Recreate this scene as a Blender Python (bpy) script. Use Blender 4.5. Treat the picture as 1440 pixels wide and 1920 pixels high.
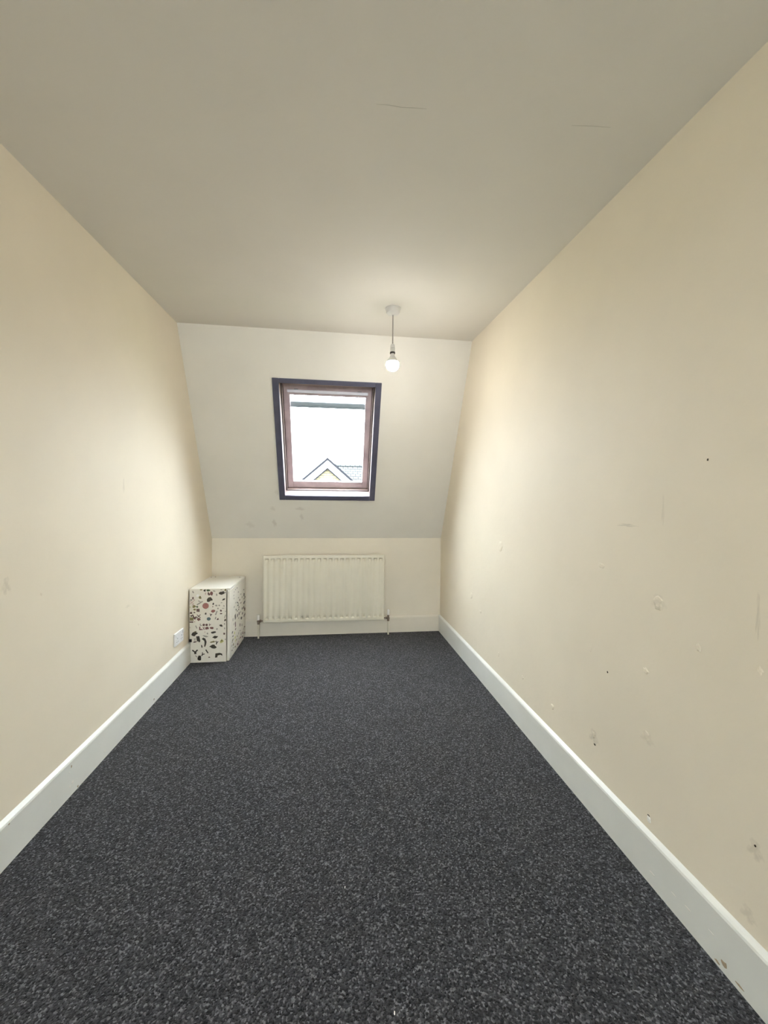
import bpy, bmesh, math, random
from mathutils import Vector, Matrix

for o in list(bpy.data.objects):
    bpy.data.objects.remove(o, do_unlink=True)
S = bpy.context.scene
COL = S.collection

# ------------------------------------------------------------------ camera
FPX = 749.3                                   # focal length in pixels of the 1440x1920 frame
CAM = Vector((0, 0, 1.15))
cR = Vector((0.99196, -0.12612, 0.0095)).normalized()
cF = Vector((0.1261, 0.99187, -0.0176)).normalized()
cU = cR.cross(cF).normalized(); cR = cF.cross(cU).normalized()
cam = bpy.data.cameras.new('camera')
cam.sensor_fit = 'VERTICAL'; cam.sensor_height = 36.0; cam.lens = FPX / 1920 * 36.0
cam.clip_start = 0.02; cam.clip_end = 500
camo = bpy.data.objects.new('camera', cam); COL.objects.link(camo)
camo.matrix_world = Matrix(((cR.x, cU.x, -cF.x, CAM.x), (cR.y, cU.y, -cF.y, CAM.y), (cR.z, cU.z, -cF.z, CAM.z), (0, 0, 0, 1)))
S.camera = camo

def hit(px, py, n, q):
    """point where the ray through a photo pixel meets the plane (n, q)"""
    n = Vector(n); q = Vector(q)
    d = cR * ((px - 720) / FPX) - cU * ((py - 960) / FPX) + cF
    return CAM + d * ((q - CAM).dot(n) / d.dot(n))

# ------------------------------------------------------------------ exposure and sky
S.view_settings.view_transform = 'Standard'; S.view_settings.look = 'None'
S.view_settings.exposure = 0.1; S.view_settings.gamma = 1.0
S.view_settings.use_curve_mapping = False
SKY = 55.0
BULB = 170.0
W = bpy.data.worlds.new('overcast_sky'); S.world = W; W.use_nodes = True
nt = W.node_tree; nt.nodes.clear()
def N(nt, t, **k):
    n = nt.nodes.new(t)
    for a, b in k.items():
        setattr(n, a, b)
    return n
wo = N(nt, 'ShaderNodeOutputWorld'); bg = N(nt, 'ShaderNodeBackground')
tc = N(nt, 'ShaderNodeTexCoord'); sx = N(nt, 'ShaderNodeSeparateXYZ')
nt.links.new(tc.outputs['Generated'], sx.inputs[0])
# overcast sky: L = Lz (1 + 2 sin(elevation)) / 3, broken by soft cloud layers
m1 = N(nt, 'ShaderNodeMath', operation='MAXIMUM'); m1.inputs[1].default_value = 0.0
nt.links.new(sx.outputs[2], m1.inputs[0])
m2 = N(nt, 'ShaderNodeMath', operation='MULTIPLY_ADD'); m2.inputs[1].default_value = 2 / 3; m2.inputs[2].default_value = 1 / 3
nt.links.new(m1.outputs[0], m2.inputs[0])
mp = N(nt, 'ShaderNodeMapping'); mp.inputs['Scale'].default_value = (3, 3, 11)
nt.links.new(tc.outputs['Generated'], mp.inputs[0])
ns = N(nt, 'ShaderNodeTexNoise'); ns.inputs['Scale'].default_value = 2.2; ns.inputs['Detail'].default_value = 6
nt.links.new(mp.outputs[0], ns.inputs['Vector'])
cr = N(nt, 'ShaderNodeValToRGB')
cr.color_ramp.elements[0].position = 0.35; cr.color_ramp.elements[0].color = (0.72, 0.80, 0.95, 1)
cr.color_ramp.elements[1].position = 0.62; cr.color_ramp.elements[1].color = (0.96, 0.99, 1.04, 1)
nt.links.new(ns.outputs[0], cr.inputs[0])
m3 = N(nt, 'ShaderNodeMath', operation='MULTIPLY'); m3.inputs[1].default_value = SKY
nt.links.new(m2.outputs[0], m3.inputs[0])
nt.links.new(cr.outputs[0], bg.inputs[0]); nt.links.new(m3.outputs[0], bg.inputs[1])
nt.links.new(bg.outputs[0], wo.inputs[0])

# ------------------------------------------------------------------ helpers
def mesh_obj(name, bm, m, parent=None, kind=None, smooth=False):
    me = bpy.data.meshes.new(name); bmesh.ops.recalc_face_normals(bm, faces=bm.faces[:])
    bm.to_mesh(me); bm.free()
    if smooth:
        for p in me.polygons: p.use_smooth = True
    return link(name, me, m, parent, kind)
def link(name, me, m, parent=None, kind=None):
    if m and not me.materials: me.materials.append(m)
    o = bpy.data.objects.new(name, me); COL.objects.link(o)
    if parent:
        o.parent = parent
    if kind: o['kind'] = kind
    return o
def empty(name, loc=(0, 0, 0), **k):
    o = bpy.data.objects.new(name, None); COL.objects.link(o); o.location = loc; o.empty_display_size = 0.05
    for a, b in k.items(): o[a] = b
    return o
def put(o, loc):      # keep the world coordinates of a child whose parent sits at loc
    if o.parent and o.parent.type == 'EMPTY': o.matrix_parent_inverse = Matrix.Translation(-Vector(loc))
    return o
def box(bm, a, b, bev=0.0, seg=2):
    g = bmesh.ops.create_cube(bm, size=1)
    v = g['verts']; a = Vector(a); b = Vector(b)
    for q in v:
        q.co = Vector(((a.x + b.x) / 2 + q.co.x * (b.x - a.x), (a.y + b.y) / 2 + q.co.y * (b.y - a.y), (a.z + b.z) / 2 + q.co.z * (b.z - a.z)))
    if bev:
        es = {e for q in v for e in q.link_edges}
        bmesh.ops.bevel(bm, geom=list(es), offset=bev, segments=seg, affect='EDGES', profile=0.5)
    return bm
def prism(bm, pts, ax, c0, c1):
    """pts: 2-D outline in the plane across axis ax, swept from c0 to c1"""
    def P(p, c):
        return {'x': (c, p[0], p[1]), 'y': (p[0], c, p[1]), 'z': (p[0], p[1], c)}[ax]
    A = [bm.verts.new(P(p, c0)) for p in pts]; B = [bm.verts.new(P(p, c1)) for p in pts]
    n = len(pts)
    bm.faces.new(A); bm.faces.new(B[::-1])
    for i in range(n):
        bm.faces.new((A[i], A[(i + 1) % n], B[(i + 1) % n], B[i]))
    return bm
def lathe(bm, prof, c=(0, 0, 0), seg=32, axis='z'):
    """prof: (radius, height) list, closed at both ends"""
    rings = []
    for r, z in prof:
        ring = []
        for i in range(seg):
            a = 2 * math.pi * i / seg
            p = Vector((r * math.cos(a), r * math.sin(a), z))
            if axis == 'x': p = Vector((p.z, p.x, p.y))
            if axis == 'y': p = Vector((p.x, p.z, p.y))
            ring.append(bm.verts.new(p + Vector(c)))
        rings.append(ring)
    for a, b in zip(rings, rings[1:]):
        for i in range(seg):
            bm.faces.new((a[i], a[(i + 1) % seg], b[(i + 1) % seg], b[i]))
    bm.faces.new(rings[0]); bm.faces.new(rings[-1])
    return bm
def smooth_angle(o, deg=35):
    for p in o.data.polygons: p.use_smooth = True
    bm = bmesh.new(); bm.from_mesh(o.data)
    for e in bm.edges:
        if len(e.link_faces) == 2 and e.calc_face_angle(0) > math.radians(deg): e.smooth = False
    bm.to_mesh(o.data); bm.free(); return o

# ------------------------------------------------------------------ materials
def mat(name, col, rough=0.6, spec=0.3, var=0.0, vscale=4.0, bump=0.0, bscale=60.0, bdist=0.002, metal=0.0, smudges=(), var_col=None):
    m = bpy.data.materials.new(name); m.use_nodes = True
    t = m.node_tree; b = t.nodes['Principled BSDF']
    b.inputs['Roughness'].default_value = rough; b.inputs['Metallic'].default_value = metal
    b.inputs['Specular IOR Level'].default_value = spec
    c = N(t, 'ShaderNodeTexCoord')
    base = None
    c4 = (*col, 1)
    if var:
        n = N(t, 'ShaderNodeTexNoise'); n.inputs['Scale'].default_value = vscale; n.inputs['Detail'].default_value = 5
        t.links.new(c.outputs['Object'], n.inputs['Vector'])
        mx = N(t, 'ShaderNodeMix', data_type='RGBA')
        vc = var_col or tuple(x * (1 - var) for x in col)
        r = N(t, 'ShaderNodeMapRange'); r.inputs[1].default_value = 0.35; r.inputs[2].default_value = 0.7
        t.links.new(n.outputs[0], r.inputs[0]); t.links.new(r.outputs[0], mx.inputs[0])
        mx.inputs[6].default_value = c4; mx.inputs[7].default_value = (*vc, 1)
        base = mx.outputs[2]
    for pos, rad, strength, scol in smudges:      # scuffs with a place and shape of their own
        s1 = N(t, 'ShaderNodeVectorMath', operation='SUBTRACT'); s1.inputs[1].default_value = pos
        t.links.new(c.outputs['Object'], s1.inputs[0])
        s2 = N(t, 'ShaderNodeVectorMath', operation='DIVIDE'); s2.inputs[1].default_value = rad
        t.links.new(s1.outputs[0], s2.inputs[0])
        nn = N(t, 'ShaderNodeTexNoise'); nn.inputs['Scale'].default_value = 1.6; nn.inputs['Detail'].default_value = 4
        t.links.new(s2.outputs[0], nn.inputs['Vector'])
        ln = N(t, 'ShaderNodeVectorMath', operation='LENGTH'); t.links.new(s2.outputs[0], ln.inputs[0])
        ad = N(t, 'ShaderNodeMath', operation='MULTIPLY_ADD'); ad.inputs[1].default_value = 2.4
        t.links.new(nn.outputs[0], ad.inputs[0]); t.links.new(ln.outputs[1], ad.inputs[2])
        r = N(t, 'ShaderNodeMapRange'); r.inputs[1].default_value = 1.5; r.inputs[2].default_value = 2.1
        r.inputs[3].default_value = strength * 0.6; r.inputs[4].default_value = 0.0
        t.links.new(ad.outputs[0], r.inputs[0])
        mx = N(t, 'ShaderNodeMix', data_type='RGBA'); t.links.new(r.outputs[0], mx.inputs[0])
        if base: t.links.new(base, mx.inputs[6])
        else: mx.inputs[6].default_value = c4
        mx.inputs[7].default_value = (*scol, 1); base = mx.outputs[2]
    if base: t.links.new(base, b.inputs['Base Color'])
    else: b.inputs['Base Color'].default_value = c4
    if bump:
        n = N(t, 'ShaderNodeTexNoise'); n.inputs['Scale'].default_value = bscale; n.inputs['Detail'].default_value = 4
        t.links.new(c.outputs['Object'], n.inputs['Vector'])
        bp = N(t, 'ShaderNodeBump'); bp.inputs['Strength'].default_value = bump; bp.inputs['Distance'].default_value = bdist
        t.links.new(n.outputs[0], bp.inputs['Height']); t.links.new(bp.outputs[0], b.inputs['Normal'])
    return m

XL, XR = -1.026, 0.9814            # side walls
D, KZ = 3.5664, 0.8515             # knee wall plane and the height where the roof slope starts
TY, TZ = 2.7913, 2.3322            # where slope meets ceiling
CS = 0.0558                        # the ceiling drops towards the door
YB = -3.0                          # wall behind the camera
def cz(y): return TZ + CS * (y - TY)
tv = Vector((0, TY - D, TZ - KZ)); SL = tv.length; tv.normalize()
nv = Vector((1, 0, 0)).cross(tv)   # slope normal, into the room
def sl(u, v, n): return Vector((0, D, KZ)) + Vector((u, 0, 0)) + tv * v + nv * n

CREAM = (0.84, 0.755, 0.605)
def slope_px(x, y): return hit(x, y, nv, (0, D, KZ))
grey = (0.50, 0.44, 0.36)
M_slope = mat('plaster_slope', (0.82, 0.785, 0.70), 0.65, 0.2, 0.05, 3, 0.25, 40, 0.002, smudges=[
    (slope_px(563, 955), (0.055, 0.03, 0.022), 0.6, grey), (slope_px(566, 970), (0.022, 0.03, 0.05), 0.5, grey),
    (slope_px(515, 981), (0.025, 0.03, 0.055), 0.6, grey), (slope_px(470, 985), (0.05, 0.03, 0.05), 0.35, grey),
    (slope_px(512, 955), (0.03, 0.03, 0.03), 0.4, grey), (slope_px(520, 925), (0.03, 0.03, 0.04), 0.35, grey)])
M_knee = mat('plaster_knee', (0.83, 0.765, 0.635), 0.65, 0.2, 0.05, 3, 0.25, 40, 0.002)
def rw(x, y): return hit(x, y, (1, 0, 0), (XR, 0, 0))
def lw(x, y): return hit(x, y, (1, 0, 0), (XL, 0, 0))
br = (0.42, 0.36, 0.26)
M_right = mat('plaster_right', CREAM, 0.6, 0.25, 0.05, 2.5, 0.3, 35, 0.002, smudges=[
    (rw(1113, 1383), (0.03, 0.03, 0.03), 0.5, br), (rw(1213, 1385), (0.03, 0.03, 0.02), 0.3, br),
    (rw(1415, 1595), (0.03, 0.02, 0.025), 0.5, br), (rw(1402, 1715), (0.03, 0.02, 0.02), 0.4, br),
    (rw(1175, 985), (0.03, 0.05, 0.006), 0.6, br), (rw(1234, 1130), (0.03, 0.03, 0.025), 0.25, br),
    (rw(1421, 1160), (0.03, 0.006, 0.06), 0.45, br), (rw(1243, 960), (0.03, 0.006, 0.05), 0.3, br)])
M_left = mat('plaster_left', CREAM, 0.6, 0.25, 0.05, 2.5, 0.3, 35, 0.002, smudges=[
    (lw(12, 1100), (0.03, 0.02, 0.03), 0.45, br), (lw(232, 912), (0.03, 0.01, 0.04), 0.4, br),
    (lw(240, 1137), (0.03, 0.03, 0.008), 0.35, br)])
M_ceil = mat('ceiling_paint', (0.82, 0.785, 0.71), 0.7, 0.15, 0.04, 2, 0.2, 40, 0.002)
M_base = mat('baseboard_gloss', (0.80, 0.80, 0.74), 0.38, 0.45, 0.05, 6, 0.1, 30, 0.001)
M_brass = mat('brushed_steel', (0.6, 0.58, 0.54), 0.3, 0.5, 0.1, 40, metal=1.0)

def carpet_mat():
    m = bpy.data.materials.new('speckled_carpet'); m.use_nodes = True
    t = m.node_tree; b = t.nodes['Principled BSDF']
    b.inputs['Roughness'].default_value = 0.95; b.inputs['Specular IOR Level'].default_value = 0.08
    b.inputs['Sheen Weight'].default_value = 0.08; b.inputs['Sheen Roughness'].default_value = 0.6
    c = N(t, 'ShaderNodeTexCoord')
    wn = N(t, 'ShaderNodeTexNoise'); wn.inputs['Scale'].default_value = 90
    t.links.new(c.outputs['Object'], wn.inputs['Vector'])
    va = N(t, 'ShaderNodeVectorMath', operation='MULTIPLY_ADD'); va.inputs[1].default_value = (0.006,) * 3
    t.links.new(wn.outputs['Color'], va.inputs[0]); t.links.new(c.outputs['Object'], va.inputs[2])
    v = N(t, 'ShaderNodeTexVoronoi'); v.inputs['Scale'].default_value = 230
    t.links.new(va.outputs[0], v.inputs['Vector'])
    sp = N(t, 'ShaderNodeSeparateColor'); t.links.new(v.outputs['Color'], sp.inputs[0])
    n2 = N(t, 'ShaderNodeTexNoise'); n2.inputs['Scale'].default_value = 120; n2.inputs['Detail'].default_value = 4
    t.links.new(c.outputs['Object'], n2.inputs['Vector'])
    ad = N(t, 'ShaderNodeMath', operation='MULTIPLY_ADD'); ad.inputs[1].default_value = 0.45; ad.inputs[2].default_value = -0.225
    t.links.new(n2.outputs[0], ad.inputs[0])
    a2 = N(t, 'ShaderNodeMath', operation='ADD'); t.links.new(ad.outputs[0], a2.inputs[0]); t.links.new(sp.outputs[0], a2.inputs[1])
    r = N(t, 'ShaderNodeValToRGB'); e = r.color_ramp.elements
    e[0].position = 0.05; e[0].color = (0.010, 0.010, 0.0112, 1)
    e[1].position = 1.0; e[1].color = (0.165, 0.165, 0.178, 1)
    q = e.new(0.45); q.color = (0.034, 0.0340, 0.0376, 1)
    q = e.new(0.80); q.color = (0.060, 0.0602, 0.0665, 1)
    t.links.new(a2.outputs[0], r.inputs[0]); t.links.new(r.outputs[0], b.inputs['Base Color'])
    bp = N(t, 'ShaderNodeBump'); bp.inputs['Strength'].default_value = 0.8; bp.inputs['Distance'].default_value = 0.004
    t.links.new(v.outputs['Distance'], bp.inputs['Height']); bp.invert = True
    t.links.new(bp.outputs[0], b.inputs['Normal'])
    return m
M_carpet = carpet_mat()

# ------------------------------------------------------------------ room shell
T = 0.12
bm = bmesh.new(); box(bm, (XL - T, YB - T, -0.1), (XR + T, D + T, 0)); mesh_obj('floor', bm, M_carpet, kind='structure')
prof = [(YB - T, 0), (D, 0), (D, KZ), (TY, TZ), (YB - T, cz(YB - T))]
bm = bmesh.new(); prism(bm, prof, 'x', XL - T, XL); wall_left = mesh_obj('wall_left', bm, M_left, kind='structure')
bm = bmesh.new(); prism(bm, prof, 'x', XR, XR + T); wall_right = mesh_obj('wall_right', bm, M_right, kind='structure')
bm = bmesh.new(); box(bm, (XL - T, D, 0), (XR + T, D + T, KZ)); wall_back = mesh_obj('wall_back', bm, M_knee, kind='structure')
bm = bmesh.new()
prism(bm, [(YB - T, cz(YB - T)), (TY, TZ), (TY + .17, TZ + .03), (TY + .10, TZ + .17), (YB - T, cz(YB - T) + .17)], 'x', XL - T, XR + T)
ceiling = mesh_obj('ceiling', bm, M_ceil, kind='structure')
# wall behind the camera, with an unseen window opening added for fill light
WX0, WX1, WZ0, WZ1 = -0.72, 0.68, 0.72, 1.88
bm = bmesh.new(); zt = cz(YB)
for a, b in (((XL - T, YB - T, 0), (WX0, YB, zt)), ((WX0, YB - T, 0), (WX1, YB, WZ0)), ((WX0, YB - T, WZ1), (WX1, YB, zt)), ((WX1, YB - T, 0), (XR + T, YB, zt))):
    box(bm, a, b)
mesh_obj('wall_front', bm, M_knee, kind='structure')
bm = bmesh.new(); box(bm, (XL, YB, 0), (XR, YB + .015, .14), .003); mesh_obj('baseboard_front', bm, M_base, kind='structure')

# baseboards: flat board with a sloping, slightly rounded top edge
BH = 0.1316
def base_prof(s, x0):       # s = +1: board grows towards +x
    return [(x0, 0), (x0 + s * .015, 0), (x0 + s * .015, BH), (x0 + s * .0125, BH + .006), (x0 + s * .007, BH + .011), (x0, BH + .016)]
bm = bmesh.new(); prism(bm, base_prof(1, XL), 'y', YB + .016, D); bl = mesh_obj('baseboard_left', bm, M_base, kind='structure')
bm = bmesh.new(); prism(bm, base_prof(-1, XR), 'y', YB + .016, D); brd = mesh_obj('baseboard_right', bm, M_base, kind='structure')
bm = bmesh.new(); prism(bm, base_prof(-1, D), 'x', XL + .0151, XR - .0151); mesh_obj('baseboard_back', bm, mat('cream_gloss', (0.80, 0.745, 0.63), 0.4, 0.4, 0.05, 6, 0.1, 30, 0.001), kind='structure')

# ------------------------------------------------------------------ roof slope with the window opening
A_IN = (-0.393, 0.303, 0.421, 1.318)       # opening inside the architrave (u0,u1,v0,v1)
A_OUT = (-0.440, 0.348, 0.380, 1.352)
def sbox(bm, u0, u1, v0, v1, n0, n1, bev=0.0):
    k = bmesh.new(); box(k, (u0, v0, n0), (u1, v1, n1), bev)
    vm = {v: bm.verts.new(sl(v.co.x, v.co.y, v.co.z)) for v in k.verts}
    for f in k.faces: bm.faces.new([vm[v] for v in f.verts])
    k.free(); return bm
def sring(bm, o, i, n0, n1, bev=0.0):      # four pieces around an opening: stiles full height, rails between
    sbox(bm, o[0], i[0], o[2], o[3], n0, n1, bev); sbox(bm, i[1], o[1], o[2], o[3], n0, n1, bev)
    sbox(bm, i[0], i[1], o[2], i[2], n0, n1, bev); sbox(bm, i[0], i[1], i[3], o[3], n0, n1, bev)
ROOF = 0.165
HO = (A_IN[0] - .014, A_IN[1] + .014, A_IN[2] - .014, A_IN[3] + .014)
bm = bmesh.new(); sring(bm, (XL - T, XR + T, -.08, SL + .06), HO, -ROOF, 0)
# trim the overshoot below the knee line and above the ceiling line
bmesh.ops.bisect_plane(bm, geom=bm.verts[:] + bm.edges[:] + bm.faces[:], plane_co=(0, D, KZ), plane_no=(0, 0, -1), clear_outer=True)
wall_slope = mesh_obj('wall_slope', bm, M_slope, kind='structure')

M_arch = mat('dark_stained_architrave', (0.10, 0.10, 0.145), 0.35, 0.5, 0.25, 12, 0.1, 80, 0.001)
M_lin = mat('varnished_lining', (0.46, 0.36, 0.33), 0.3, 0.5, 0.2, 9, 0.1, 60, 0.001)
M_sash = mat('varnished_pine', (0.47, 0.385, 0.39), 0.4, 0.45, 0.3, 8, 0.1, 60, 0.001)
M_alu = mat('grey_aluminium', (0.20, 0.215, 0.22), 0.85, 0.05, 0.1, 30)
M_barp = mat('lacquered_bar', (0.78, 0.79, 0.86), 0.35, 0.5, 0.08, 20)
M_gap = mat('seal_and_gap_shade', (0.02, 0.018, 0.02), 0.8, 0.2)
g = bpy.data.materials.new('window_glass'); g.use_nodes = True; t = g.node_tree; t.nodes.clear()
go = N(t, 'ShaderNodeOutputMaterial'); gm = N(t, 'ShaderNodeMixShader'); gt = N(t, 'ShaderNodeBsdfTransparent'); gg = N(t, 'ShaderNodeBsdfGlossy'); fr = N(t, 'ShaderNodeFresnel')
gg.inputs['Roughness'].default_value = 0.02; gt.inputs[0].default_value = (0.96, 0.98, 0.97, 1); fr.inputs[0].default_value = 1.45
geo = N(t, 'ShaderNodeNewGeometry'); im = N(t, 'ShaderNodeMix', data_type='FLOAT')   # thin pane: the same reflectance from both faces
im.inputs[2].default_value = 1.45; im.inputs[3].default_value = 1 / 1.45
t.links.new(geo.outputs['Backfacing'], im.inputs[0]); t.links.new(im.outputs[0], fr.inputs[0])
t.links.new(fr.outputs[0], gm.inputs[0]); t.links.new(gt.outputs[0], gm.inputs[1]); t.links.new(gg.outputs[0], gm.inputs[2]); t.links.new(gm.outputs[0], go.inputs[0])
M_glass = g

win = empty('window_1', sl(-.045, .38, 0), kind='structure')
def wpart(name, m, f, parent=None):
    bm = bmesh.new(); f(bm); o = mesh_obj(name, bm, m, parent or win)
    return put(o, win.location)
o, i = A_OUT, A_IN
for q in ((o[0], i[0], o[2], o[3]), (i[1], o[1], o[2], o[3]), (i[0], i[1], o[2], i[2]), (i[0], i[1], i[3], o[3])):
    wpart('architrave', M_arch, lambda bm: sbox(bm, *q, 0.0005, .011, .003))
h2 = HO
for q in ((h2[0] + .001, i[0] - .002, i[2], i[3]), (i[1] + .002, h2[1] - .001, i[2], i[3]), (h2[0] + .001, h2[1] - .001, h2[2] + .001, i[2] - .0), (h2[0] + .001, h2[1] - .001, i[3], h2[3] - .001)):
    wpart('lining_board', M_lin, lambda bm: sbox(bm, *q, -.088, -.0005))
# outer frame of the roof window
FI = (-0.386, 0.296, 0.427, 1.292)
fo = (HO[0] + .001, HO[1] - .001, HO[2] + .001, HO[3] - .001)
wpart('gap_shade_strip', M_gap, lambda bm: sring(bm, fo, (i[0] + .0045, i[1] - .0045, i[2] + .0035, i[3] - .004), -.094, -.0885))  # solid dark strip: shade of the gap behind the lining, put into colour
wpart('frame', M_lin, lambda bm: sring(bm, fo, FI, -.165, -.0945, .0015))
SO = (FI[0] + .004, FI[1] - .004, FI[2] + .004, FI[3] - .004)
SI = (-0.335, 0.245, 0.487, 1.207)
GI = (SI[0], SI[1], SI[2], SI[3])
wpart('seal', M_gap, lambda bm: sring(bm, (FI[0] + .0003, FI[1] - .0003, FI[2] + .0003, FI[3] - .0003), SO, -.164, -.136))
for q in ((SO[0], SI[0], SO[2], SO[3]), (SI[1], SO[1], SO[2], SO[3])):
    wpart('sash_stile', M_sash, lambda bm: sbox(bm, *q, -.160, -.130, .003))
for q in ((SI[0], SI[1], SO[2], SI[2]), (SI[0], SI[1], SI[3], SO[3])):
    wpart('sash_rail', M_sash, lambda bm: sbox(bm, *q, -.160, -.130, .003))
wpart('pane', M_glass, lambda bm: sbox(bm, SI[0], SI[1], SI[2], SI[3], -.152, -.148))
def cbar(bm):
    sbox(bm, -.352, .260, 1.230, 1.251, -.124, -.106, .004)
cb = wpart('control_bar', M_barp, cbar)
wpart('bar_bracket', M_alu, lambda bm: (sbox(bm, -.30, -.27, 1.229, 1.254, -.1305, -.1235), sbox(bm, .18, .21, 1.229, 1.254, -.1305, -.1235)), cb)
def hood(bm):
    sbox(bm, SI[0] - .01, SI[1] + .01, 1.1185, 1.150, -.190, -.168, .004)
    sbox(bm, SI[0] - .01, SI[1] + .01, 1.104, 1.1165, -.186, -.168, .003)
wpart('outer_bar', M_alu, hood)
def clad(bm):        # metal cladding around the window on the outside of the roof
    sring(bm, (HO[0] + .002, HO[1] - .002, HO[2] + .002, HO[3] - .002), (SI[0] - .035, SI[1] + .035, SI[2] - .035, SI[3] + .035), -.178, -.1655)
wpart('cladding', M_alu, clad)

# casement window added out of view behind the camera to brighten the room
w2 = empty('added_fill_window', ((WX0 + WX1) / 2, YB - .06, WZ0), kind='structure')
def w2part(name, m, boxes):
    bm = bmesh.new()
    for a, b in boxes: box(bm, (a[0], YB - a[1], a[2]), (b[0], YB - b[1], b[2]), .003 if m is not M_glass else 0)
    return put(mesh_obj(name, bm, m, w2), w2.location)
fw = .045; mx_ = (WX0 + WX1) / 2
w2part('frame', M_base, [((WX0, .09, WZ0), (WX0 + fw, .04, WZ1)), ((WX1 - fw, .09, WZ0), (WX1, .04, WZ1)), ((WX0 + fw, .09, WZ0), (WX1 - fw, .04, WZ0 + fw)), ((WX0 + fw, .09, WZ1 - fw), (WX1 - fw, .04, WZ1)), ((mx_ - .03, .09, WZ0 + fw), (mx_ + .03, .04, WZ1 - fw))])
for a, b in ((WX0 + fw, mx_ - .03), (mx_ + .03, WX1 - fw)):
    w2part('pane', M_glass, [((a, .067, WZ0 + fw), (b, .063, WZ1 - fw))])
w2part('fill_window_sill', M_base, [((WX0 - .03, .04, WZ0 - .025), (WX1 + .03, -.05, WZ0 - .001))])

# ------------------------------------------------------------------ radiator
M_rad = mat('radiator_enamel', (0.78, 0.735, 0.60), 0.4, 0.4, 0.04, 10, 0.03, 200, 0.0005)
M_valve = mat('valve_metal', (0.28, 0.22, 0.17), 0.35, 0.5, 0.2, 60, metal=0.8)
M_cap = mat('valve_cap_plastic', (0.82, 0.80, 0.74), 0.4, 0.4, 0.03, 30)
RX0, RX1, RZ0, RZ1, RY = -0.588, 0.452, 0.136, 0.712, 3.476
rad = empty('radiator', ((RX0 + RX1) / 2, RY + .03, 0), label='cream panel radiator with vertical pressed grooves under the roof window', category='radiator')
def panel(bm, yf, yb, front):
    NG = 21; pitch = .0487; x0 = (RX0 + RX1) / 2 - pitch * (NG - 1) / 2
    xs = [RX0, RX0 + .004, RX0 + .010]
    for k in range(NG):
        c = x0 + k * pitch
        xs += [c - .0165, c - .0115, c - .006, c, c + .006, c + .0115, c + .0165]
    xs += [RX1 - .010, RX1 - .004, RX1]
    zs = [RZ0, RZ0 + .004, RZ0 + .012, RZ0 + .026, RZ0 + .033, RZ0 + .041, RZ0 + .052, RZ0 + .064]
    zs += [RZ0 + .064 + (RZ1 - RZ0 - .128) * q / 6 for q in range(1, 6)]
    zs += [RZ1 - .064, RZ1 - .052, RZ1 - .041, RZ1 - .033, RZ1 - .026, RZ1 - .012, RZ1 - .004, RZ1]
    def depth(x, z):
        d = 0
        ex = min(x - RX0, RX1 - x); ez = min(z - RZ0, RZ1 - z)
        e = min(ex, ez)
        if e < .0005: d += .006
        elif e < .005: d += .0015
        k = round((x - x0) / pitch); k = max(0, min(NG - 1, k)); dx = abs(x - x0 - k * pitch)
        if dx < .0166:
            w = 1.0 if dx < .0065 else (0.5 if dx < .012 else 0.0)
            hz = 0.0 if ez < .0265 else (2.0 if ez < .0335 else (2.0 if ez < .0415 else (.9 if ez < .053 else .5)))
            d += .0075 * w * hz
        return d
    g = [[bm.verts.new((x, yf + (depth(x, z) if front else 0), z)) for x in xs] for z in zs]
    for a in range(len(zs) - 1):
        for b in range(len(xs) - 1):
            bm.faces.new((g[a][b], g[a][b + 1], g[a + 1][b + 1], g[a + 1][b]))
    def strip(vs):
        ws = [bm.verts.new((v.co.x, yb, v.co.z)) for v in vs]
        for a in range(len(vs) - 1): bm.faces.new((vs[a], vs[a + 1], ws[a + 1], ws[a]))
        return ws
    strip(g[0]); strip(g[-1]); strip([r[0] for r in g]); strip([r[-1] for r in g])
    q = [bm.verts.new(p) for p in ((RX0, yb, RZ0), (RX1, yb, RZ0), (RX1, yb, RZ1), (RX0, yb, RZ1))]
    bm.faces.new(q); bmesh.ops.remove_doubles(bm, verts=bm.verts[:], dist=.0001)
bm = bmesh.new(); panel(bm, RY, RY + .018, True); p_ = mesh_obj('front_panel', bm, M_rad, rad); smooth_angle(p_, 28); put(p_, rad.location)
bm = bmesh.new()
zig = []
nz = 64
for k in range(nz + 1): zig.append((RX0 + .03 + (RX1 - RX0 - .06) * k / nz, RY + (.019 if k % 2 else .048)))
for (x, y) in zig[::1]: pass
A = [bm.verts.new((x, y, RZ0 + .05)) for x, y in zig]; B = [bm.verts.new((x, y, RZ1 - .05)) for x, y in zig]
for k in range(nz): bm.faces.new((A[k], A[k + 1], B[k + 1], B[k]))
put(mesh_obj('convector_fins', bm, M_rad, rad), rad.location)
for bx_ in (RX0 + .16, RX1 - .16):
    bm = bmesh.new(); box(bm, (bx_ - .02, RY + .049, RZ0 + .04), (bx_ + .02, D - .001, RZ1 - .06), .002)
    put(mesh_obj('wall_bracket', bm, M_rad, rad), rad.location)
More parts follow.
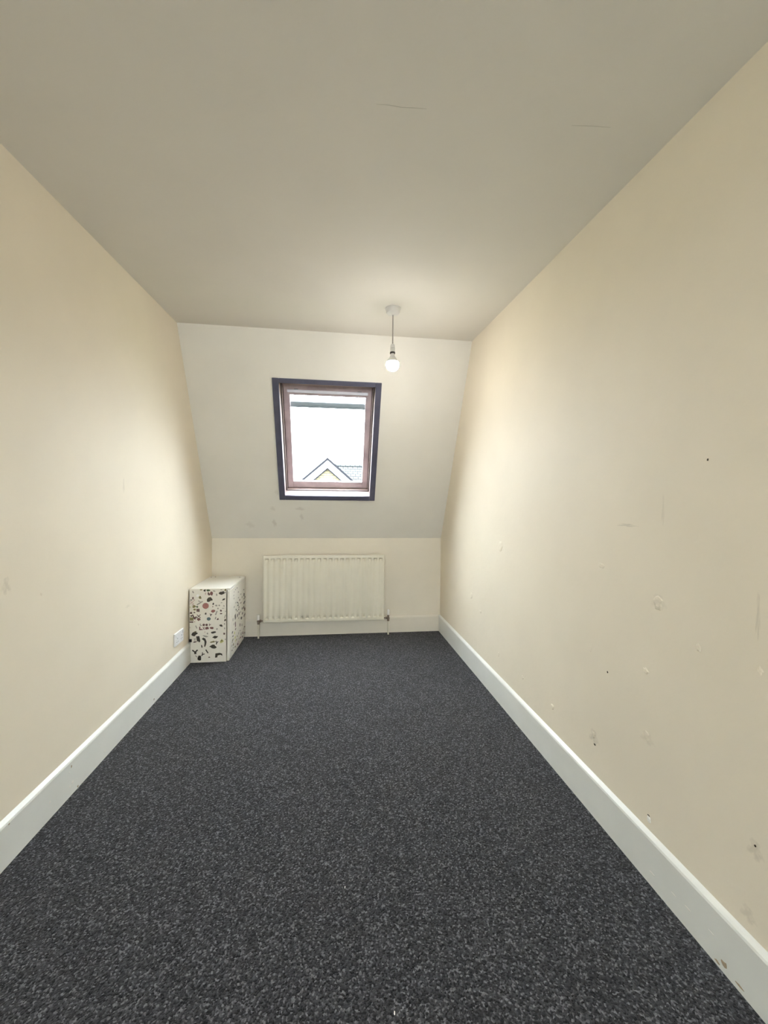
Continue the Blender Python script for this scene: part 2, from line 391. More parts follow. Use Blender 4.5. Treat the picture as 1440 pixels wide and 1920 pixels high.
def valve(x, side, ztop):
    yv = RY + .022
    bm = bmesh.new()
    lathe(bm, [(.0085, .140), (.0125, .142), (.0125, .150), (.009, .152), (.009, ztop - .042)], (x, yv, 0), 20)
    lathe(bm, [(.0065, 0), (.0065, abs((RX0 if side < 0 else RX1) - x) + .004)] if side < 0 else [(.0065, -(x - RX1) - .004), (.0065, 0)], (x, yv, .150), 16, 'x')
    lathe(bm, [(.0115, -.006), (.0115, .006)], (x - side * .018, yv, .150), 8, 'x')
    v = mesh_obj('valve_body', bm, M_valve, rad); put(v, rad.location); smooth_angle(v)
    bm = bmesh.new(); lathe(bm, [(.0105, ztop - .046), (.0125, ztop - .044), (.0118, ztop - .004), (.009, ztop)], (x, yv, 0), 20)
    c = mesh_obj('valve_cap', bm, M_cap, v); smooth_angle(c); put(c, rad.location)
    bm = bmesh.new(); lathe(bm, [(.0075, .001), (.0075, .139)], (x, yv, 0), 16)
    p = mesh_obj('pipe', bm, M_rad, rad); smooth_angle(p); put(p, rad.location)
    bm = bmesh.new(); lathe(bm, [(.0105, .122), (.0105, .139)], (x, yv, 0), 6)
    put(mesh_obj('compression_nut', bm, M_valve, v), rad.location)
valve(-.626, -1, .205); valve(.492, 1, .222)

# ------------------------------------------------------------------ stickered cabinet
CX0, CX1, CY0, CY1, CZ = -1.0180, -0.742, 3.006, 3.536, 0.533
M_cab = mat('white_melamine', (0.84, 0.80, 0.70), 0.4, 0.4, 0.05, 8)
M_cabtop = mat('white_melamine_lit_top', (0.88, 0.86, 0.78), 0.35, 0.45, 0.04, 6)  # paler than the sides: window light on the top put into the colour
M_hole = mat('brown_screw_cap', (0.20, 0.11, 0.06), 0.6)
M_black = mat('black_hole', (0.012, 0.010, 0.009), 0.7)
cab = empty('bedside_cabinet', ((CX0 + CX1) / 2, (CY0 + CY1) / 2, 0), label='small white cabinet covered in stickers standing in the corner beside the radiator', category='cabinet')
def cpart(name, bm, m, parent=None):
    return put(mesh_obj(name, bm, m, parent or cab), cab.location)
NZ, NX = 0.152, XL + .0162            # notch cut around the baseboard
def side(y0, y1):
    return prism(bmesh.new(), [(CX1 - .0225, 0.001), (CX1 - .0225, CZ), (CX0, CZ), (CX0, NZ), (NX, NZ), (NX, 0.001)], 'y', y0, y1)
sp_front = cpart('side_panel', side(CY0, CY0 + .016), M_cab)
cpart('side_panel', side(CY1 - .016, CY1), M_cab)
bm = bmesh.new(); box(bm, (CX0 - .005, CY0 + .0165, CZ - .016), (CX1 - .0005, CY1 - .0165, CZ), .0015); topp = cpart('top_panel', bm, M_cabtop)
for x, y in ((449.5, 1082.7), (396, 1082.2), (404, 1081.8)):
    P = hit(x, y, (0, 0, 1), (0, 0, CZ))
    bm = bmesh.new(); lathe(bm, [(.006, 0), (.005, .0012)], (P.x, min(P.y, CY1 - .025), CZ), 12); cpart('screw_cap', bm, M_hole, topp)
bm = bmesh.new(); box(bm, (CX0 + .001, CY0 + .0165, NZ), (CX0 + .005, CY1 - .0165, CZ - .017)); cpart('back_panel', bm, M_cab)
bm = bmesh.new(); box(bm, (NX + .001, CY0 + .0165, .045), (CX1 - .0195, CY1 - .0165, .061)); cpart('bottom_panel', bm, M_cab)
bm = bmesh.new(); box(bm, (CX1 - .024, CY0 + .0165, .001), (CX1 - .006, CY1 - .03, .044)); cpart('plinth', bm, M_cab)
bm = bmesh.new(); box(bm, (CX1 - .0165, CY0 + .003, .024), (CX1, CY1 - .002, CZ - .0185), .0015); cdoor = cpart('door', bm, M_cab)
bm = bmesh.new(); box(bm, (CX0 - .0012, CY0 - .004, NZ - .0005), (CX0 + .016, CY0 + .03, NZ + .021), .002); cpart('notch_hole_block', bm, M_black)  # black block added to give the dark of the notch corner hole

SC = {'k': (0.035, 0.028, 0.018), 'b': (0.10, 0.055, 0.045), 'r': (0.24, 0.10, 0.085), 't': (0.085, 0.125, 0.13), 'o': (0.16, 0.14, 0.05),
      'y': (0.50, 0.48, 0.20), 'g': (0.28, 0.26, 0.22), 'p': (0.48, 0.36, 0.32), 'w': (0.86, 0.84, 0.78), 'n': (0.05, 0.09, 0.035), 'm': (0.14, 0.06, 0.05)}
SM = {}
for k, c in SC.items():
    SM[k] = mat('sticker_' + {'k': 'black', 'b': 'brown', 'r': 'brick_red', 't': 'teal', 'o': 'olive', 'y': 'lime', 'g': 'grey', 'p': 'pink', 'w': 'white', 'n': 'green', 'm': 'maroon'}[k], c, 0.45, 0.4, 0.6, 160,
                var_col=tuple(min(1, x * 1.7 + .015) for x in c))
rng = random.Random(7)
def outline(kind, w, h, rot):
    pts = []
    if kind == 'c': pts = [(math.cos(a * math.pi / 8) * w / 2, math.sin(a * math.pi / 8) * h / 2) for a in range(16)]
    elif kind == 'q':
        pts = [(-w / 2, -h / 2), (w / 2, -h / 2), (w / 2, h / 2), (-w / 2, h / 2)]
        pts = [(x * rng.uniform(.85, 1.05), y * rng.uniform(.85, 1.05)) for x, y in pts]
    elif kind == 'L': pts = [(-w / 2, h / 2), (-w / 2, -h / 2), (w / 2, -h / 2), (w / 2, -h / 6), (-w / 8, -h / 6), (-w / 8, h / 2)]
    elif kind == 'Y': pts = [(-w * .1, -h / 2), (w * .2, -h / 2), (w * .22, 0), (w / 2, h * .35), (w * .3, h / 2), (0, h * .12), (-w * .35, h * .5), (-w / 2, h * .3), (-w * .15, -h * .05)]
    elif kind == 'J': pts = [(-w / 2, h * .35), (-w * .2, h / 2), (w * .25, h * .38), (w / 2, h * .05), (w * .42, -h * .2), (w * .2, -h / 2), (0, -h * .45), (w * .08, -h * .1), (w * .02, h * .15)]
    elif kind == 'G': pts = [(-w / 2, -h * .5), (-w * .2, -h * .45), (-w * .15, -h * .05), (w * .25, h * .1), (w * .5, -h * .15), (w * .45, h * .3), (w * .1, h * .5), (-w * .45, h * .4)]
    elif kind == 'X': pts = [(-w / 2, -h * .4), (-w * .35, -h / 2), (0, -h * .12), (w * .4, -h / 2), (w / 2, -h * .35), (w * .14, 0), (w / 2, h * .4), (w * .35, h / 2), (0, h * .14), (-w * .4, h / 2), (-w / 2, h * .35), (-w * .14, 0)]
    else:
        k = 11
        for a in range(k):
            r = rng.uniform(.62, 1.12); t = 2 * math.pi * a / k
            pts.append((math.cos(t) * w / 2 * r, math.sin(t) * h / 2 * r))
    c, s = math.cos(rot), math.sin(rot)
    return [(x * c - y * s, x * s + y * c) for x, y in pts]
def sticker_front(px, py, w, h, kind, col, rot=0):
    """px, py in photo pixels on the panel facing the camera; w, h in photo pixels"""
    P = hit(px, py, (0, 1, 0), (0, CY0, 0)); s = CY0 / FPX * 1.0
    pts = outline(kind, w * s * 1.12, h * s * 1.12, rot)
    m = max(abs(x) for x, _ in pts); mz = max(abs(z) for _, z in pts)
    x = min(max(P.x, CX0 + .001 + m), CX1 - .0235 - m); z = min(max(P.z, .004 + mz), CZ - .001 - mz)
    bm = bmesh.new(); prism(bm, [(x + a, z + b) for a, b in pts], 'y', CY0 - .0006, CY0 - .00005)
    cpart('sticker', bm, SM[col], sp_front)
Z1 = lambda x, y: (340 + x / 14.4, 1095 + y / 14.4)
Z2 = lambda x, y: (340 + x / 14.4, 1165 + y / 14.4)
F1 = [  # upper half: x, y, w, h (in enlarged pixels), shape, colour, rotation
    (535, 140, 80, 35, 'a', 'o', 0), (635, 160, 60, 60, 'a', 'k', 0), (725, 165, 95, 60, 'a', 'n', 0), (740, 265, 60, 95, 'a', 'b', .3), (815, 260, 85, 100, 'a', 'm', 0),
    (655, 265, 30, 60, 'a', 'p', 0), (885, 190, 60, 30, 'a', 'g', -.4), (955, 290, 30, 60, 'q', 'g', 0), (1100, 240, 150, 85, 'a', 'k', 0), (1215, 160, 45, 55, 'a', 'o', 0), (1245, 230, 60, 28, 'a', 'g', 0),
    (1075, 155, 50, 22, 'a', 'g', 0), (445, 310, 75, 75, 'a', 'w', 0), (505, 370, 75, 75, 'a', 'o', 0), (315, 215, 40, 60, 'a', 'g', .4), (315, 380, 45, 60, 'a', 'b', -.4), (225, 435, 60, 50, 'a', 'g', 0), (345, 435, 35, 50, 'a', 'p', .3),
    (285, 500, 100, 80, 'X', 'p', 0), (500, 515, 150, 28, 'q', 'g', .55), (490, 470, 60, 22, 'q', 'g', -.6), (755, 420, 165, 105, 'a', 'k', .15), (1140, 415, 80, 42, 'a', 'k', .4), (860, 535, 34, 70, 'a', 'k', -.25),
    (655, 590, 140, 140, 'c', 'r', 0), (850, 612, 24, 30, 'a', 'm', 0), (945, 580, 60, 45, 'a', 'g', 0), (1025, 575, 45, 40, 'a', 'g', .3), (990, 660, 36, 42, 'a', 'g', 0), (1080, 505, 45, 22, 'a', 'g', .3), (1150, 590, 30, 40, 'a', 'g', .3),
    (1125, 655, 55, 18, 'a', 'g', 0), (350, 605, 90, 70, 'a', 'o', 0), (430, 615, 55, 50, 'a', 'n', 0), (315, 560, 36, 50, 'a', 'p', 0), (240, 630, 26, 50, 'a', 'y', 0), (362, 690, 75, 55, 'a', 'o', 0), (452, 710, 72, 75, 'q', 'b', 0),
    (260, 782, 62, 55, 'a', 'b', 0), (350, 770, 45, 45, 'a', 'b', 0), (265, 862, 45, 45, 'a', 'k', 0), (262, 945, 85, 85, 'q', 'o', 0), (355, 870, 80, 110, 'L', 'b', .4), (365, 940, 62, 50, 'a', 'm', 0), (470, 870, 90, 85, 'X', 'b', 0),
    (470, 955, 88, 72, 'a', 'm', 0), (265, 1028, 80, 34, 'q', 'b', 0), (358, 1015, 50, 50, 'Y', 'p', 0), (865, 735, 105, 70, 'a', 'r', 0), (660, 803, 48, 58, 'a', 'k', -.3), (795, 830, 60, 60, 'Y', 'k', -.2), (945, 780, 28, 105, 'q', 'g', -.35),
    (1070, 720, 52, 50, 'a', 'b', 0), (1072, 800, 62, 42, 'a', 'b', .2), (740, 942, 88, 78, 'c', 't', 0), (925, 920, 24, 60, 'q', 'g', -.3), (985, 950, 48, 48, 'a', 'b', .4), (1215, 870, 22, 85, 'q', 'g', -.3), (1185, 975, 46, 70, 'a', 'k', -.3),
    (1215, 735, 26, 30, 'a', 'g', 0), (1165, 1080, 32, 46, 'a', 'g', 0), (1075, 1118, 75, 55, 'a', 'k', -.5),
    (530, 1100, 45, 55, 'L', 'g', 0), (605, 1105, 55, 55, 'c', 'b', 0), (683, 1105, 55, 55, 'c', 'b', 0), (765, 1100, 50, 50, 'Y', 'b', -.5)]
F2 = [
    (522, 190, 66, 78, 'L', 'm', 0), (605, 190, 52, 80, 'X', 'm', 0), (690, 185, 82, 82, 'a', 'm', 0), (825, 180, 100, 62, 'a', 'm', 0), (965, 205, 45, 45, 'a', 'g', 0), (405, 155, 24, 75, 'q', 'g', .4), (195, 170, 28, 28, 'a', 'p', 0),
    (360, 335, 145, 110, 'a', 'k', .1), (375, 285, 60, 40, 'a', 'o', 0), (710, 330, 40, 45, 'a', 'g', 0), (635, 290, 26, 36, 'a', 'p', 0), (860, 297, 140, 52, 'a', 'k', .15), (1158, 335, 56, 52, 'a', 'b', 0),
    (645, 400, 135, 42, 'a', 'g', -.25), (915, 425, 140, 64, 'a', 'k', 0), (455, 470, 78, 120, 'q', 'k', .18), (490, 535, 44, 50, 'a', 'k', 0), (365, 500, 40, 90, 'Y', 'g', 0), (365, 560, 90, 38, 'a', 'b', .2), (617, 565, 105, 220, 'J', 'k', 0),
    (848, 555, 125, 44, 'a', 'o', .15), (955, 575, 66, 84, 'Y', 'k', -.3), (1092, 540, 92, 110, 'a', 'y', 0), (1092, 525, 46, 46, 'a', 'o', 0), (860, 685, 165, 95, 'a', 'k', .1), (553, 672, 30, 75, 'a', 'k', .2), (690, 810, 26, 105, 'q', 'k', .55),
    (370, 825, 140, 105, 'Y', 'k', 0), (575, 890, 75, 80, 'Y', 'k', -.7), (497, 1000, 90, 155, 'a', 'k', -.15), (755, 968, 40, 32, 'a', 'b', 0), (1010, 915, 165, 110, 'G', 'k', 0), (405, 945, 70, 18, 'q', 'g', -.7), (1208, 485, 26, 34, 'a', 'g', 0), (1165, 190, 30, 44, 'a', 'g', 0)]
for x, y, w, h, k, c, r in F1: sticker_front(*Z1(x, y), w / 14.4, h / 14.4, k, c, r)
for x, y, w, h, k, c, r in F2: sticker_front(*Z2(x, y), w / 14.4, h / 14.4, k, c, r)
def sticker_door(y, z, w, h, kind, col, rot=0):
    pts = outline(kind, w, h, rot)
    m = max(abs(a) for a, _ in pts); mz = max(abs(b) for _, b in pts)
    y = min(max(y, CY0 + .005 + m), CY1 - .005 - m); z = min(max(z, .028 + mz), CZ - .022 - mz)
    bm = bmesh.new(); prism(bm, [(y + a, z + b) for a, b in pts], 'x', CX1 + .00005, CX1 + .0006)
    cpart('sticker', bm, SM[col], cdoor)
zA = lambda x, y: (425 + x / 22.58, 1075 + y / 22.58)
zB = lambda x, y: (425 + x / 20.2, 1150 + y / 20.2)
D1 = [(440, 620, 60, 70, 'a', 'g'), (375, 690, 50, 60, 'a', 'g'), (495, 790, 45, 60, 'a', 'b'), (320, 785, 40, 50, 'a', 'g'), (300, 940, 60, 50, 'a', 'g'), (600, 880, 60, 70, 'a', 'g'), (720, 690, 60, 60, 'a', 'g'), (735, 900, 50, 130, 'q', 'k'), (775, 990, 50, 70, 'a', 'k'),
      (740, 1070, 60, 70, 'a', 'b'), (550, 1130, 60, 100, 'a', 'b'), (600, 1245, 60, 70, 'a', 'b'), (745, 1230, 120, 100, 'a', 'k'), (380, 1240, 50, 60, 'a', 'g'), (455, 1240, 80, 70, 'a', 'k'), (485, 1340, 90, 110, 'Y', 'n'), (520, 1430, 50, 60, 'a', 'b'), (320, 1420, 60, 80, 'a', 'g'),
      (400, 1540, 70, 80, 'a', 'n'), (450, 1590, 60, 60, 'a', 'k'), (505, 1530, 50, 70, 'a', 'b'), (655, 1490, 60, 120, 'a', 'k'), (720, 1440, 50, 110, 'q', 'b'), (790, 1480, 60, 130, 'q', 'b'), (590, 1630, 50, 80, 'a', 'g'), (525, 1700, 40, 120, 'q', 'k'), (670, 1690, 60, 110, 'a', 'k'), (800, 1690, 40, 90, 'a', 'b'),
      (500, 1030, 60, 70, 'a', 'g'), (650, 1000, 40, 90, 'a', 'g'), (740, 1780, 50, 110, 'a', 'b'), (310, 1060, 50, 80, 'a', 'g')]
D2 = [(325, 130, 50, 200, 'q', 'k'), (408, 80, 36, 120, 'q', 'k'), (240, 240, 36, 110, 'q', 'g'), (330, 420, 40, 200, 'q', 'b'), (270, 410, 30, 90, 'a', 'g'), (555, 175, 90, 110, 'a', 'k'), (455, 180, 30, 60, 'a', 'b'), (505, 440, 50, 150, 'a', 'b'), (335, 595, 60, 70, 'a', 'b'), (510, 650, 50, 60, 'a', 'g'), (575, 440, 40, 100, 'a', 'g'),
      (215, 730, 60, 80, 'a', 'k'), (300, 740, 60, 110, 'a', 'y'), (235, 865, 60, 60, 'a', 'k'), (320, 920, 70, 110, 'a', 'y'), (400, 860, 40, 70, 'a', 'o'), (455, 750, 40, 80, 'a', 'g'), (545, 780, 40, 120, 'q', 'g'), (615, 740, 40, 100, 'q', 'b'), (680, 730, 36, 80, 'a', 'b'), (520, 915, 60, 80, 'a', 'r'), (590, 880, 50, 90, 'a', 'b'),
      (230, 1010, 70, 70, 'a', 'o'), (330, 1040, 40, 90, 'a', 'y'), (375, 1000, 36, 80, 'a', 'o'), (440, 1080, 50, 80, 'a', 'p'), (210, 1090, 50, 60, 'a', 'g'), (250, 1180, 36, 90, 'q', 'o'), (320, 1270, 60, 80, 'a', 'o'), (195, 1230, 40, 70, 'a', 'g'), (250, 1300, 40, 60, 'a', 'g'), (420, 1210, 60, 110, 'a', 'b'), (205, 1400, 40, 60, 'a', 'b'), (470, 960, 40, 70, 'a', 'g'), (680, 500, 60, 50, 'a', 'b'), (650, 580, 50, 60, 'a', 'g')]
def fd(lst, z):
    for x, y, w, h, k, c in lst:
        px, py = z(x, y)
        P = hit(px, py, (1, 0, 0), (CX1, 0, 0)); P2 = hit(px + 1, py, (1, 0, 0), (CX1, 0, 0))
        s = 22.58 if z is zA else 20.2
        sticker_door(P.y, P.z, min(.07, abs(P2.y - P.y) * w / s * .75), h / s * P.y / FPX, k, c, rng.uniform(-.3, .3))
fd(D1, zA); fd(D2, zB)

# ------------------------------------------------------------------ wall socket on the left wall
M_sock = mat('white_socket_plastic', (0.83, 0.83, 0.82), 0.35, 0.45, 0.02, 40)
SY0, SY1, SZ0, SZ1 = 2.738, 2.884, 0.209, 0.294
so = empty('wall_socket', (XL, (SY0 + SY1) / 2, SZ0), label='white double wall socket above the baseboard beside the stickered cabinet', category='socket')
def spart(name, bm, m, parent=None): return put(mesh_obj(name, bm, m, parent or so), so.location)
bm = bmesh.new(); box(bm, (XL + .0003, SY0, SZ0), (XL + .012, SY1, SZ1), .003); plate = spart('face_plate', bm, M_sock)
for c in (-.036, .036):
    yc = (SY0 + SY1) / 2 + c; zc = (SZ0 + SZ1) / 2 - .008
    for dy, dz, hy, hz in ((0, .012, .002, .004), (-.011, -.010, .0032, .002), (.011, -.010, .0032, .002)):
        bm = bmesh.new(); box(bm, (XL + .0119, yc + dy - hy, zc + dz - hz), (XL + .0123, yc + dy + hy, zc + dz + hz)); spart('pin_hole', bm, M_black, plate)
    bm = bmesh.new(); box(bm, (XL + .0119, yc + (.016 if c > 0 else -.030), SZ1 - .030), (XL + .0165, yc + (.030 if c > 0 else -.016), SZ1 - .012), .0012); spart('switch', bm, M_sock, plate)
for c in (-.06, .06):
    bm = bmesh.new(); lathe(bm, [(.003, .0119), (.003, .0124)], (XL, (SY0 + SY1) / 2 + c, (SZ0 + SZ1) / 2), 12, 'x'); spart('screw', bm, M_brass, plate)

# ------------------------------------------------------------------ pendant lamp
M_plastic = mat('white_plastic', (0.74, 0.72, 0.68), 0.4, 0.4, 0.04, 30)
M_flex = mat('grey_flex', (0.34, 0.31, 0.28), 0.6, 0.2, 0.1, 80)
M_ring = mat('dark_ring', (0.10, 0.09, 0.08), 0.5)
e = bpy.data.materials.new('lit_bulb'); e.use_nodes = True; t = e.node_tree
b = t.nodes['Principled BSDF']; b.inputs['Base Color'].default_value = (0.9, 0.9, 0.9, 1)
b.inputs['Emission Color'].default_value = (1.0, 0.97, 0.95, 1); b.inputs['Emission Strength'].default_value = BULB
M_lit = e
PX, PY = 0.3405, 2.348; PZ = cz(PY)
lamp = empty('pendant_lamp', (PX, PY, PZ), label='bare lit bulb hanging on a short flex from a white ceiling rose', category='lamp')
def lpart(name, bm, m, parent=None, ang=35):
    o = put(mesh_obj(name, bm, m, parent or lamp), lamp.location); smooth_angle(o, ang); return o
bm = bmesh.new(); lathe(bm, [(.046, .004), (.046, -.006), (.041, -.008), (.040, -.024), (.036, -.030), (.012, -.036), (.008, -.040)], (PX, PY, PZ), 40)
rose = lpart('ceiling_rose', bm, M_plastic)
for v in rose.data.vertices:
    if v.co.z > PZ - .007: v.co.z += CS * (v.co.y - PY) - (.0 if v.co.z < PZ else .0035)
bm = bmesh.new(); lathe(bm, [(.0032, 2.095), (.0032, PZ - .038)], (PX, PY, 0), 12); lpart('flex', bm, M_flex)
bm = bmesh.new(); lathe(bm, [(.006, 2.099), (.011, 2.094), (.0135, 2.084), (.0135, 2.078), (.0115, 2.077), (.0115, 2.074), (.0145, 2.073), (.0145, 2.052), (.013, 2.050)][::-1], (PX, PY, 0), 28); holder = lpart('lamp_holder', bm, M_plastic)
bm = bmesh.new(); lathe(bm, [(.0155, 2.0415), (.0155, 2.0505)], (PX, PY, 0), 28); lpart('shade_ring', bm, M_ring, holder)
bm = bmesh.new(); lathe(bm, [(.0350, 1.9905), (.0345, 1.9945), (.030, 2.004), (.021, 2.015), (.0145, 2.024), (.0125, 2.032), (.0115, 2.0412)], (PX, PY, 0), 32); lpart('bulb_collar', bm, M_plastic, ang=60)
pr = []
for k in range(0, 15):
    a = -math.pi / 2 + (math.pi / 2 + .40) * k / 14
    pr.append((max(.0006, .0388 * math.cos(a)), 1.9765 + .0370 * math.sin(a)))
bm = bmesh.new(); lathe(bm, pr, (PX, PY, 0), 36); lpart('bulb', bm, M_lit, ang=80)

# ------------------------------------------------------------------ wear: plaster flakes, chips, cracks (parts of the walls)
M_chip = mat('exposed_filler', (0.84, 0.81, 0.74), 0.8, 0.1)
M_brown = mat('bare_wood_chip', (0.40, 0.32, 0.22), 0.8, 0.1)
M_dark = mat('nail_hole', (0.06, 0.045, 0.03), 0.9, 0.1)
def flake(parent, P, axis, ry, rz, hgt, m, name, seed):
    """low irregular blister or chip on a wall face; axis = inward direction in x"""
    r = random.Random(seed); bm = bmesh.new(); k = 12
    rr = [r.uniform(.65, 1.1) for _ in range(k)]
    rings = []
    for s, hh in ((1, 0.0), (.85, .55), (.5, 1.0)):
        rings.append([bm.verts.new((P.x + axis * hgt * hh, P.y + math.cos(2 * math.pi * a / k) * ry * s * rr[a], P.z + math.sin(2 * math.pi * a / k) * rz * s * rr[a])) for a in range(k)])
    for A, B in zip(rings, rings[1:]):
        for a in range(k): bm.faces.new((A[a], A[(a + 1) % k], B[(a + 1) % k], B[a]))
    bm.faces.new(rings[-1])
    return mesh_obj(name, bm, m, parent)
for n, (x, y, a, b, hg) in enumerate([(939, 1024, .030, .035, .003), (884, 1117, .020, .028, .003), (901, 1147, .016, .012, .003), (935, 1227, .014, .016, .003), (1127, 1060, .020, .012, .0025), (1234, 1131, .020, .022, .003), (1036, 1325, .014, .014, .003),
        (1113, 1378, .014, .016, .003), (1211, 1258, .012, .012, .002), (1425, 1258, .008, .012, .002), (1107, 1215, .010, .020, .002), (1213, 1380, .012, .016, .002), (1217, 1536, .008, .013, .003), (1310, 1215, .01, .012, .002), (980, 1270, .012, .012, .002)]):
    flake(wall_right, rw(x, y), -1, a, b, hg, M_chip if n in (12,) else M_right, 'plaster_flake', n)
for n, (x, y, a, b) in enumerate([(1327, 862, .003, .004), (1139, 1260, .004, .004), (1115, 1396, .006, .004), (1216, 1529, .005, .003), (1416, 1586, .003, .003)]):
    flake(wall_right, rw(x, y), -1, a, b, .0008, M_dark, 'nail_hole', 50 + n)
for n, (x, y, a, b, m) in enumerate([(1223, 1638, .012, .003, M_chip), (1263, 1677, .010, .002, M_chip), (1289, 1703, .012, .0025, M_chip), (1334, 1749, .010, .0025, M_chip), (1358, 1808, .009, .008, M_brown), (1386, 1848, .012, .003, M_brown), (1345, 1803, .008, .004, M_brown)]):
    flake(brd, hit(x, y, (1, 0, 0), (XR - .015, 0, 0)), -1, a, b, .0007, m, 'paint_chip', 80 + n)
for n, (x, y, a, b, m) in enumerate([(136, 1467, .008, .006, M_chip), (131, 1475, .006, .005, M_chip), (94, 1504, .005, .005, M_chip), (289, 1311, .008, .007, M_brown), (134, 1437, .004, .006, M_brown), (130, 1449, .004, .004, M_chip), (196, 1409, .008, .005, M_chip), (146, 1474, .005, .005, M_brown), (17, 1545, .004, .003, M_brown)]):
    flake(bl, hit(x, y, (1, 0, 0), (XL + .015, 0, 0)), 1, a, b, .0007, m, 'paint_chip', 120 + n)
for x, y in ((78, 1113), (260, 1170)):
    flake(wall_left, lw(x, y), 1, .008, .008, .0015, M_left, 'plaster_flake', x)
M_crack = mat('ceiling_crack', (0.58, 0.55, 0.48), 0.9, 0.05)
def crack(pts, w):
    n = Vector((0, -CS, 1)).normalized(); q = (0, TY, TZ)
    P = [hit(x, y, n, q) - n * .0004 for x, y in pts]; bm = bmesh.new(); L = []
    for k, p in enumerate(P):
        d = (P[min(k + 1, len(P) - 1)] - P[max(k - 1, 0)]).normalized().cross(n) * (w * (.3 if k in (0, len(P) - 1) else 1))
        L.append([bm.verts.new(p + d), bm.verts.new(p - d), bm.verts.new(p - d + n * .0012), bm.verts.new(p + d + n * .0012)])
    for A, B in zip(L, L[1:]):
        for a in range(4): bm.faces.new((A[a], A[(a + 1) % 4], B[(a + 1) % 4], B[a]))
    bm.faces.new(L[0]); bm.faces.new(L[-1])
    mesh_obj('crack', bm, M_crack, ceiling)
crack([(706, 195), (730, 197), (752, 201), (775, 202), (800, 204)], .0007)
crack([(1072, 235), (1100, 236), (1122, 237), (1145, 239)], .0006)
# small paper scraps lying on the carpet
M_scrap = mat('white_paper_scrap', (0.8, 0.79, 0.75), 0.8, 0.1)
for n, (x, y, lab) in enumerate([(646.5, 1664, 'tiny white scrap of paper lying on the carpet in mid floor'), (739.5, 1900, 'tiny pale fleck of paper on the carpet by the door end')]):
    P = hit(x, y, (0, 0, 1), (0, 0, 0)); bm = bmesh.new()
    prism(bm, [(-.0012, -.003), (.001, -.0035), (.002, .0025), (-.0003, .004)], 'z', .0002, .0012)
    o_ = mesh_obj('paper_scrap', bm, M_scrap); o_.location = (P.x, P.y, 0); o_['label'] = lab; o_['category'] = 'paper scrap'

# ------------------------------------------------------------------ outside: the neighbour's gable and the ground
def brick_mat(name, c1, c2, cm, sc, w, h, bump=0.4, axes='xz'):
    m = bpy.data.materials.new(name); m.use_nodes = True; t = m.node_tree; b = t.nodes['Principled BSDF']
    b.inputs['Roughness'].default_value = 0.9; b.inputs['Specular IOR Level'].default_value = 0.1
    c = N(t, 'ShaderNodeTexCoord'); s = N(t, 'ShaderNodeSeparateXYZ'); k = N(t, 'ShaderNodeCombineXYZ')
    t.links.new(c.outputs['Object'], s.inputs[0]); t.links.new(s.outputs[0], k.inputs[0]); t.links.new(s.outputs[2 if axes == 'xz' else 1], k.inputs[1])
    x = N(t, 'ShaderNodeTexBrick'); t.links.new(k.outputs[0], x.inputs['Vector'])
    x.inputs['Color1'].default_value = (*c1, 1); x.inputs['Color2'].default_value = (*c2, 1); x.inputs['Mortar'].default_value = (*cm, 1)
    x.inputs['Scale'].default_value = sc; x.inputs['Brick Width'].default_value = w; x.inputs['Row Height'].default_value = h; x.inputs['Mortar Size'].default_value = .012
    t.links.new(x.outputs[0], b.inputs['Base Color'])
    bp = N(t, 'ShaderNodeBump'); bp.inputs['Strength'].default_value = bump; bp.inputs['Distance'].default_value = .01; bp.invert = True
    t.links.new(x.outputs['Fac'], bp.inputs['Height']); t.links.new(bp.outputs[0], b.inputs['Normal'])
    return m
M_brick = brick_mat('yellow_stock_brick', (0.15, 0.13, 0.082), (0.11, 0.096, 0.06), (0.07, 0.062, 0.045), 1.0, .24, .08)
M_tile = brick_mat('grey_roof_tiles', (0.052, 0.055, 0.054), (0.032, 0.034, 0.033), (0.010, 0.011, 0.011), 1.0, .20, .115, 1.0)
M_barge = mat('white_bargeboard', (0.62, 0.63, 0.64), 0.5, 0.3, 0.05, 3)
M_edge_shade = mat('roof_edge_and_shade', (0.012, 0.012, 0.014), 0.9, 0.05)
M_ground = mat('garden_ground', (0.10, 0.12, 0.06), 0.95, 0.05, 0.4, 0.5)
GX, GY, GZ = -.205, 14.0, 2.70; ZG = -5.5
hs = empty('neighbour_house', (GX, GY + 3, ZG), label='yellow brick house with white gable bargeboards and tiled roof seen through the window', category='house')
def hpart(name, bm, m, parent=None): return put(mesh_obj(name, bm, m, parent or hs), hs.location)
k = .875; HWd = 1.75                    # slope of the gable and half width of the wall
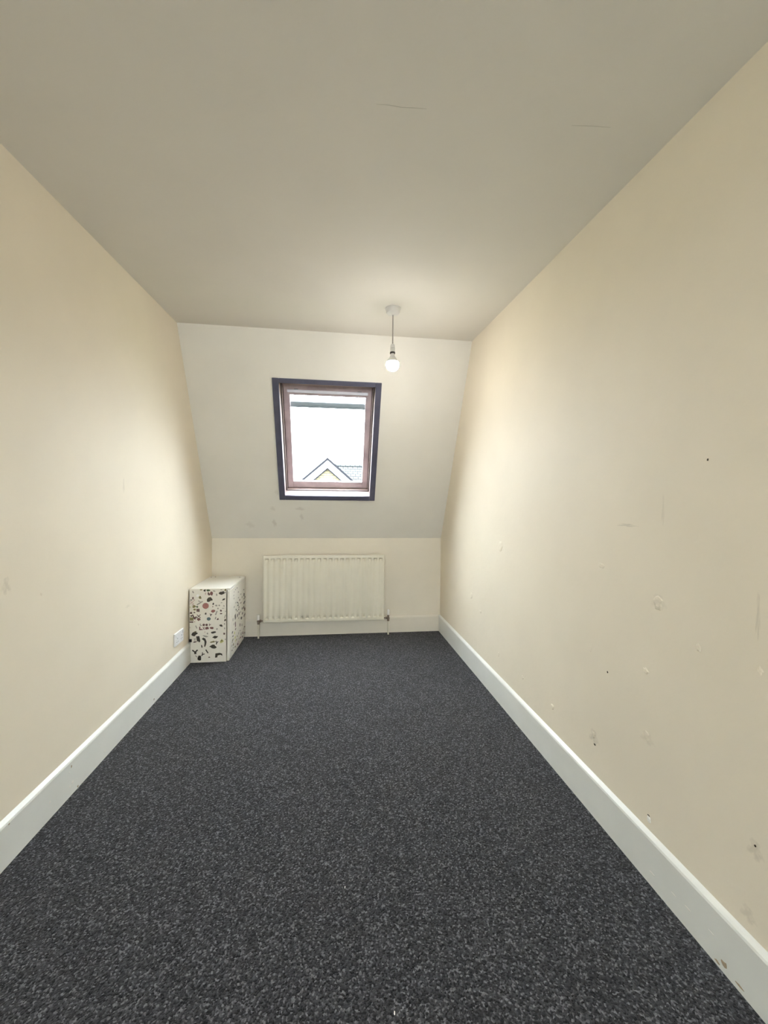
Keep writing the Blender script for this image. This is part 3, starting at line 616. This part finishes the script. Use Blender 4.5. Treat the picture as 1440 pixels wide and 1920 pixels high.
bm = bmesh.new(); prism(bm, [(GX - HWd, ZG), (GX + HWd, ZG), (GX + HWd, GZ - .12 - k * HWd), (GX, GZ - .12), (GX - HWd, GZ - .12 - k * HWd)], 'y', GY + .12, GY + 3.2); hpart('gable_wall', bm, M_brick)
for s in (-1, 1):
    ov = HWd + .22
    bm = bmesh.new(); prism(bm, [(GX, GZ - .02), (GX + s * ov, GZ - .02 - k * ov), (GX + s * ov, GZ - .275 - k * ov), (GX, GZ - .275)], 'y', GY, GY + .05); hpart('bargeboard', bm, M_barge)
    bm = bmesh.new(); prism(bm, [(GX, GZ - .277), (GX + s * ov, GZ - .277 - k * ov), (GX + s * ov, GZ - .325 - k * ov), (GX, GZ - .325)], 'y', GY + .01, GY + .118); hpart('bargeboard_shade_strip', bm, M_edge_shade)  # thin dark strip: shadow line between bargeboard and brick put into the colour
    bm = bmesh.new(); prism(bm, [(GX, GZ + .075), (GX + s * (ov + .03), GZ + .075 - k * (ov + .03)), (GX + s * (ov + .03), GZ - .02 - k * (ov + .03)), (GX, GZ - .02)], 'y', GY - .03, GY + 3.0); hpart('gable_roof', bm, M_edge_shade)
RYD, RZD = 17.0, 2.79                   # main ridge
bm = bmesh.new(); prism(bm, [(RYD, RZD), (RYD - 2.6, RZD - 2.2), (RYD - 2.6, RZD - 2.3), (RYD, RZD - .12), (RYD + 2.6, RZD - 2.3), (RYD + 2.6, RZD - 2.2)], 'x', GX + .05, GX + 9); hpart('main_roof', bm, M_tile)
bm = bmesh.new(); prism(bm, [(RYD - 2.3, ZG), (RYD + 2.3, ZG), (RYD + 2.3, RZD - 2.1), (RYD, RZD - .16), (RYD - 2.3, RZD - 2.1)], 'x', GX + .12, GX + 8.8); hpart('main_wall', bm, M_brick)
bm = bmesh.new(); 
for q in range(20): lathe(bm, [(.08, 0), (.085, .40), (.095, .42), (.095, .44)], (GX + .15 + q * .44, RYD, RZD - .02), 10, 'x')
hpart('ridge_tiles', bm, M_tile)
bm = bmesh.new(); box(bm, (-80, D + .6, ZG - .2), (80, 160, ZG)); mesh_obj('ground', bm, M_ground, kind='structure')
